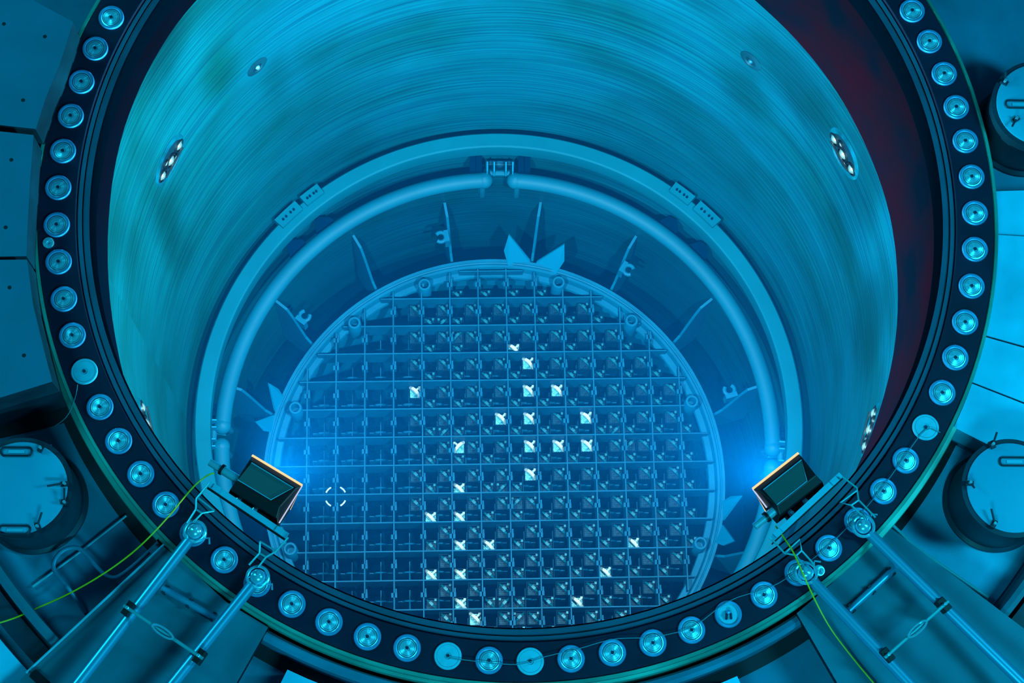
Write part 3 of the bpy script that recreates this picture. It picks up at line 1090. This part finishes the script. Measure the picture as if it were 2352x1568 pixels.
def pole_frame(p1, p2, tie, wires, bar, label):
    """two straight poles with ball joints, a tie rod, wire hangers and the bar that carries the floodlight"""
    root = empty('pole_frame')
    tag(root, label, 'frame', 'pole frames that carry the floodlights')
    for (x0, y0, x1, y1) in (p1, p2):
        a, c = at(x0, y0, 0.07), at(x1, y1, 0.13)
        c = a + (c - a) * 1.35
        b = MB()
        b.tube([a, c], 0.036, 'pole', 20)
        po = b.build('pole', root, smooth=True)
        d = (c - a).normalized()
        # ball joint with clamp ring and foot on the flange
        c0 = a - d * 0.055 + Vector((0, 0, 0.015))
        b = MB()
        b.sphere(c0, 0.050, 'chrome', 20)
        b.build('ball_joint', root, smooth=True)
        b = MB()
        ring = []
        e = Vector((-d.y, d.x, 0))
        for i in range(25):
            t = 2 * PI * i / 24
            ring.append(c0 + (d * math.cos(t) + e * math.sin(t)) * 0.066 + Vector((0, 0, 0.01)))
        b.tube(ring, 0.010, 'chrome', 8, cap=False)
        b.tube([c0 - d * 0.02 + Vector((0, 0, 0.05)), c0 - d * 0.02 + Vector((0, 0, 0.09))], 0.012, 'chrome', 8)
        b.tube([c0 + e * 0.07, c0 + e * 0.095 - d * 0.02, c0 + e * 0.12 + d * 0.01], 0.006, 'chrome', 6)
        b.build('clamp_ring', root, smooth=True)
    (x0, y0), (x1, y1) = tie
    a, c = at(x0, y0, 0.20), at(x1, y1, 0.20)
    b = MB()
    b.tube([a, c], 0.011, 'wire', 10)
    m_ = (a + c) / 2
    d = (c - a).normalized()
    e = Vector((-d.y, d.x, 0))
    lp = []
    for i in range(17):
        t = 2 * PI * i / 16
        lp.append(m_ + d * 0.075 * math.cos(t) + e * 0.022 * math.sin(t) + Vector((0, 0, 0.02)))
    b.tube(lp, 0.007, 'chrome', 6, cap=False)
    b.build('tie_rod', root, smooth=True)
    for e_ in (a + d * 0.03, c - d * 0.03):
        b = MB()
        b.box(e_ - Vector((0, 0, 0.05)), (0.05, 0.09, 0.10), 'dark', Matrix.Rotation(math.atan2(d.y, d.x), 3, 'Z'))
        b.tube([e_ + Vector((0, 0, -0.03)), e_ + Vector((0, 0, 0.03))], 0.012, 'chrome', 8)
        b.build('clamp', root, bevel=0.008)
    for poly in wires:
        b = MB()
        for line in poly:
            b.tube([at(x, y, 0.11) for x, y in line], 0.0065, 'wire', 8)
        b.build('wire_hanger', root, smooth=True)
    (x0, y0), (x1, y1) = bar
    a, c = at(x0, y0, 0.08), at(x1, y1, 0.08)
    d = (c - a).normalized()
    e = Vector((-d.y, d.x, 0))
    if e.y < 0:
        e = -e
    b = MB()
    ang = math.atan2(d.y, d.x)
    b.box((a + c) / 2 + e * 0.024, ((c - a).length, 0.038, 0.008), 'bar', Matrix.Rotation(ang, 3, 'Z'))
    b.box((a + c) / 2 - Vector((0, 0, 0.03)), ((c - a).length, 0.008, 0.06), 'dark', Matrix.Rotation(ang, 3, 'Z'))
    for t in (0.10, 0.9):
        b.box(a + (c - a) * t + e * 0.024 + Vector((0, 0, 0.008)), (0.05, 0.038, 0.012), 'bar', Matrix.Rotation(ang, 3, 'Z'))
    b.build('mounting_bar', root)
    return root


pole_frame((436, 1238, 180, 1568), (580, 1342, 398, 1568), ((284, 1390), (466, 1512)),
           [[[(430, 1201), (450, 1169), (451, 1145), (482, 1109)], [(444, 1199), (464, 1178), (492, 1173)], [(450, 1169), (464, 1178)], [(454, 1142), (493, 1173)]],
            [[(572, 1297), (596, 1270), (597, 1243)], [(593, 1303), (611, 1279), (634, 1266), (662, 1234)], [(596, 1270), (611, 1279)], [(597, 1243), (635, 1266)]]],
           ((474, 1117), (655, 1238)), 'pair of long steel poles with hook wires holding the left floodlight')
pole_frame((1996, 1224, 2320, 1540), (1864, 1332, 2088, 1568), ((2032, 1510), (2178, 1380)),
           [[[(1934, 1094), (1968, 1120), (1972, 1148), (2011, 1188)], [(1968, 1126), (1930, 1154), (1955, 1160), (1989, 1192)], [(1955, 1160), (1972, 1148)]],
            [[(1773, 1238), (1802, 1270), (1829, 1275), (1851, 1306)], [(1802, 1270), (1837, 1238), (1841, 1264), (1871, 1297)], [(1829, 1275), (1841, 1264)]]],
           ((1776, 1246), (1938, 1096)), 'pair of long steel poles with hook wires holding the right floodlight')


def floodlight(q4, side, label, gland, warm):
    """q4: lens edge start, lens edge end, far back corner near end, far back corner near start (pixels at z=0.02)"""
    A, B_, C_, D_ = [at(x, y, 0.0) for x, y in q4]
    u = (B_ - A)
    L = u.length
    u.normalize()
    # inward direction (away from the bar)
    v = (A + B_) / 2 - (C_ + D_) / 2
    v = v - u * v.dot(u)
    W = v.length
    v.normalize()
    zup = Vector((0, 0, 1))
    cen = (A + B_ + C_ + D_) / 4
    root = empty('floodlight', (cen.x, cen.y, 0.0))
    root.rotation_euler = (0, 0, math.atan2(u.y, u.x))
    tag(root, label, 'floodlight', 'floodlights hung over the vessel edge')
    s_ = 1 if (Vector((-u.y, u.x, 0)).dot(v) > 0) else -1
    # local: x along u, y*s_ inward, z up; the lens faces down and inward
    b = MB()
    hw = L / 2
    y1 = W / 2

    def P(x, y, z):
        return (x, y * s_, z)
    prof = [(-y1, -0.02), (-y1 + 0.02, 0.055), (-0.05, 0.088), (y1 - 0.035, 0.045), (y1, 0.0), (y1 - 0.02, -0.035), (y1 - 0.16, -0.12), (-y1, -0.10)]
    n = len(prof)
    ins = [0.0, 0.012, 0.03, 0.012, 0.0, 0.0, 0.0, 0.0]
    vs = [P(-hw + ins[i], y, z) for i, (y, z) in enumerate(prof)] + [P(hw - ins[i], y, z) for i, (y, z) in enumerate(prof)]
    f1 = [tuple(range(n)), tuple(range(2 * n - 1, n - 1, -1))] + [(i, n + i, n + (i + 1) % n, (i + 1) % n) for i in range(n)]
    b.add(vs, f1, 'dark')
    b.build('housing', root, bevel=0.006)
    b = MB()
    b.add([P(-hw + 0.035, y1 - 0.045, 0.058), P(hw - 0.03, y1 - 0.045, 0.058), P(hw - 0.10, -0.045, 0.098), P(-hw + 0.03, -0.045, 0.098)], [(0, 1, 2, 3)], 'panel')
    b.tube([P(-hw + 0.035, y1 - 0.045, 0.06), P(hw - 0.03, y1 - 0.045, 0.06), P(hw - 0.10, -0.045, 0.10), P(-hw + 0.03, -0.045, 0.10)], 0.003, 'bar', 6)
    b.build('back_panel', root)
    # lens: the glass strip that shows past the inner edge, and the glass underneath
    b = MB()
    dirn = Vector((0, 0.80 * s_, -0.60))
    e1 = Vector(P(0, y1 + 0.004, -0.004))
    e2 = Vector(P(0, y1 - 0.15, -0.128))
    b.add([e1 + Vector((-hw, 0, 0)), e1 + Vector((hw, 0, 0)), e2 + Vector((hw, 0, 0)), e2 + Vector((-hw, 0, 0))], [(0, 1, 2, 3)], 'lens')
    b.tube([e1 + Vector((-hw, 0, 0.0)), e1 + Vector((hw, 0, 0.0))], 0.0085, 'lens', 8)
    sx = hw * side
    b.tube([(e1 + Vector((sx, 0, 0))), Vector(P(sx, -y1 * (0.9 if side > 0 else 0.1), -0.03))], 0.005, 'lensside', 8)
    b.build('lens', root)
    # bracket to the bar
    for x in (-0.10, 0.02):
        b = MB()
        b.box(P(x, -y1 - 0.005, -0.01), (0.035, 0.05, 0.05), 'chrome')
        b.tube([P(x, -y1 - 0.015, -0.02), P(x, -y1 - 0.015, 0.05)], 0.014, 'chrome', 10)
        b.build('mounting_clamp', root, bevel=0.006)
    b = MB()
    b.box(P(0, -y1 + 0.0, -0.03), (L * 0.7, 0.06, 0.08), 'dark')
    b.build('ballast_box', root, bevel=0.008)
    # cable gland
    (gx0, gy0), (gx1, gy1) = gland
    g0, g1 = at(gx0, gy0, 0.02), at(gx1, gy1, 0.02)
    inv = Matrix.Rotation(-root.rotation_euler.z, 3, 'Z')
    g0, g1 = inv @ (g0 - Vector((cen.x, cen.y, 0))), inv @ (g1 - Vector((cen.x, cen.y, 0)))
    b = MB()
    b.tube([g0, g0 + (g1 - g0) * 0.38], 0.024, 'chrome', 14)
    b.tube([g0 + (g1 - g0) * 0.36, g0 + (g1 - g0) * 0.44], 0.036, 'dark', 14)
    b.tube([g0 + (g1 - g0) * 0.42, g1], 0.029, 'chrome', 14)
    b.tube([g1, g1 + (g1 - g0) * 0.12], 0.034, 'dark', 14)
    b.build('cable_gland', root, smooth=True)
    # its light
    wc = cen + v * (W / 2 + 0.01) + Vector((0, 0, -0.12))
    tgt = wc + v * 3.0 + Vector((0, 0, -3.2))
    lo = area('flood_lamp', wc, tgt, L * 0.5, 0.08, warm, (0.42, 0.90, 1.0), 150)
    lo.rotation_euler = ((tgt - wc).to_track_quat('-Z', 'Y')).to_euler()
    return root


floodlight([(572, 1043), (687, 1112), (645, 1206), (526, 1138)], 1, 'black floodlight with glowing edge hanging over the vessel at lower left', ((482, 1061), (552, 1104)), 680)
floodlight([(1738, 1117), (1843, 1035), (1893, 1122), (1775, 1200)], -1, 'black floodlight with glowing edge hanging over the vessel at lower right', ((1733, 1209), (1802, 1154)), 760)

# cables
b = MB()
cp = [(492, 1086, 0.04), (476, 1092, 0.05), (450, 1112, 0.08), (418, 1148, 0.14), (392, 1180, 0.15), (340, 1236, 0.12), (290, 1280, 0.02), (230, 1322, -0.05), (160, 1362, -0.15), (90, 1394, -0.25), (30, 1420, -0.05), (-30, 1438, -0.05)]
b.tube(smooth_path([at(x, y, z) for x, y, z in cp], 5), 0.0052, 'cable', 8)
tag(b.build('power_cable', smooth=True), 'thin yellow-green cable from the left floodlight to the left edge', 'cable')
b = MB()
cp = [(1782, 1208, 0.04), (1796, 1228, 0.08), (1822, 1268, 0.16), (1850, 1330, 0.17), (1876, 1386, 0.06), (1910, 1446, 0.0), (1960, 1512, -0.03), (2010, 1572, -0.03), (2060, 1630, -0.03)]
b.tube(smooth_path([at(x, y, z) for x, y, z in cp], 5), 0.0052, 'cable', 8)
tag(b.build('power_cable', smooth=True), 'thin yellow-green cable from the right floodlight down to the bottom edge', 'cable')

# ================================================================ WATER
m = bpy.data.materials.new('clear_blue_water')
m.use_nodes = True
nt = m.node_tree
nt.nodes.remove(nt.nodes['Principled BSDF'])
out = nt.nodes['Material Output']
vsn = nt.nodes.new('ShaderNodeVolumeScatter')
vsn.inputs['Color'].default_value = (0.0, 0.34, 1.0, 1)
vsn.inputs['Density'].default_value = 0.0088
vsn.inputs['Anisotropy'].default_value = 0.2
nt.links.new(vsn.outputs[0], out.inputs['Volume'])
M['water'] = m
b = MB()
b.prism([(2.95 * math.cos(2 * PI * i / 64), 2.95 * math.sin(2 * PI * i / 64)) for i in range(64)], -10.8, -0.20, 'water')
tag(b.build('water'), 'clear blue water filling the open vessel down to the core', 'water', kind='stuff')
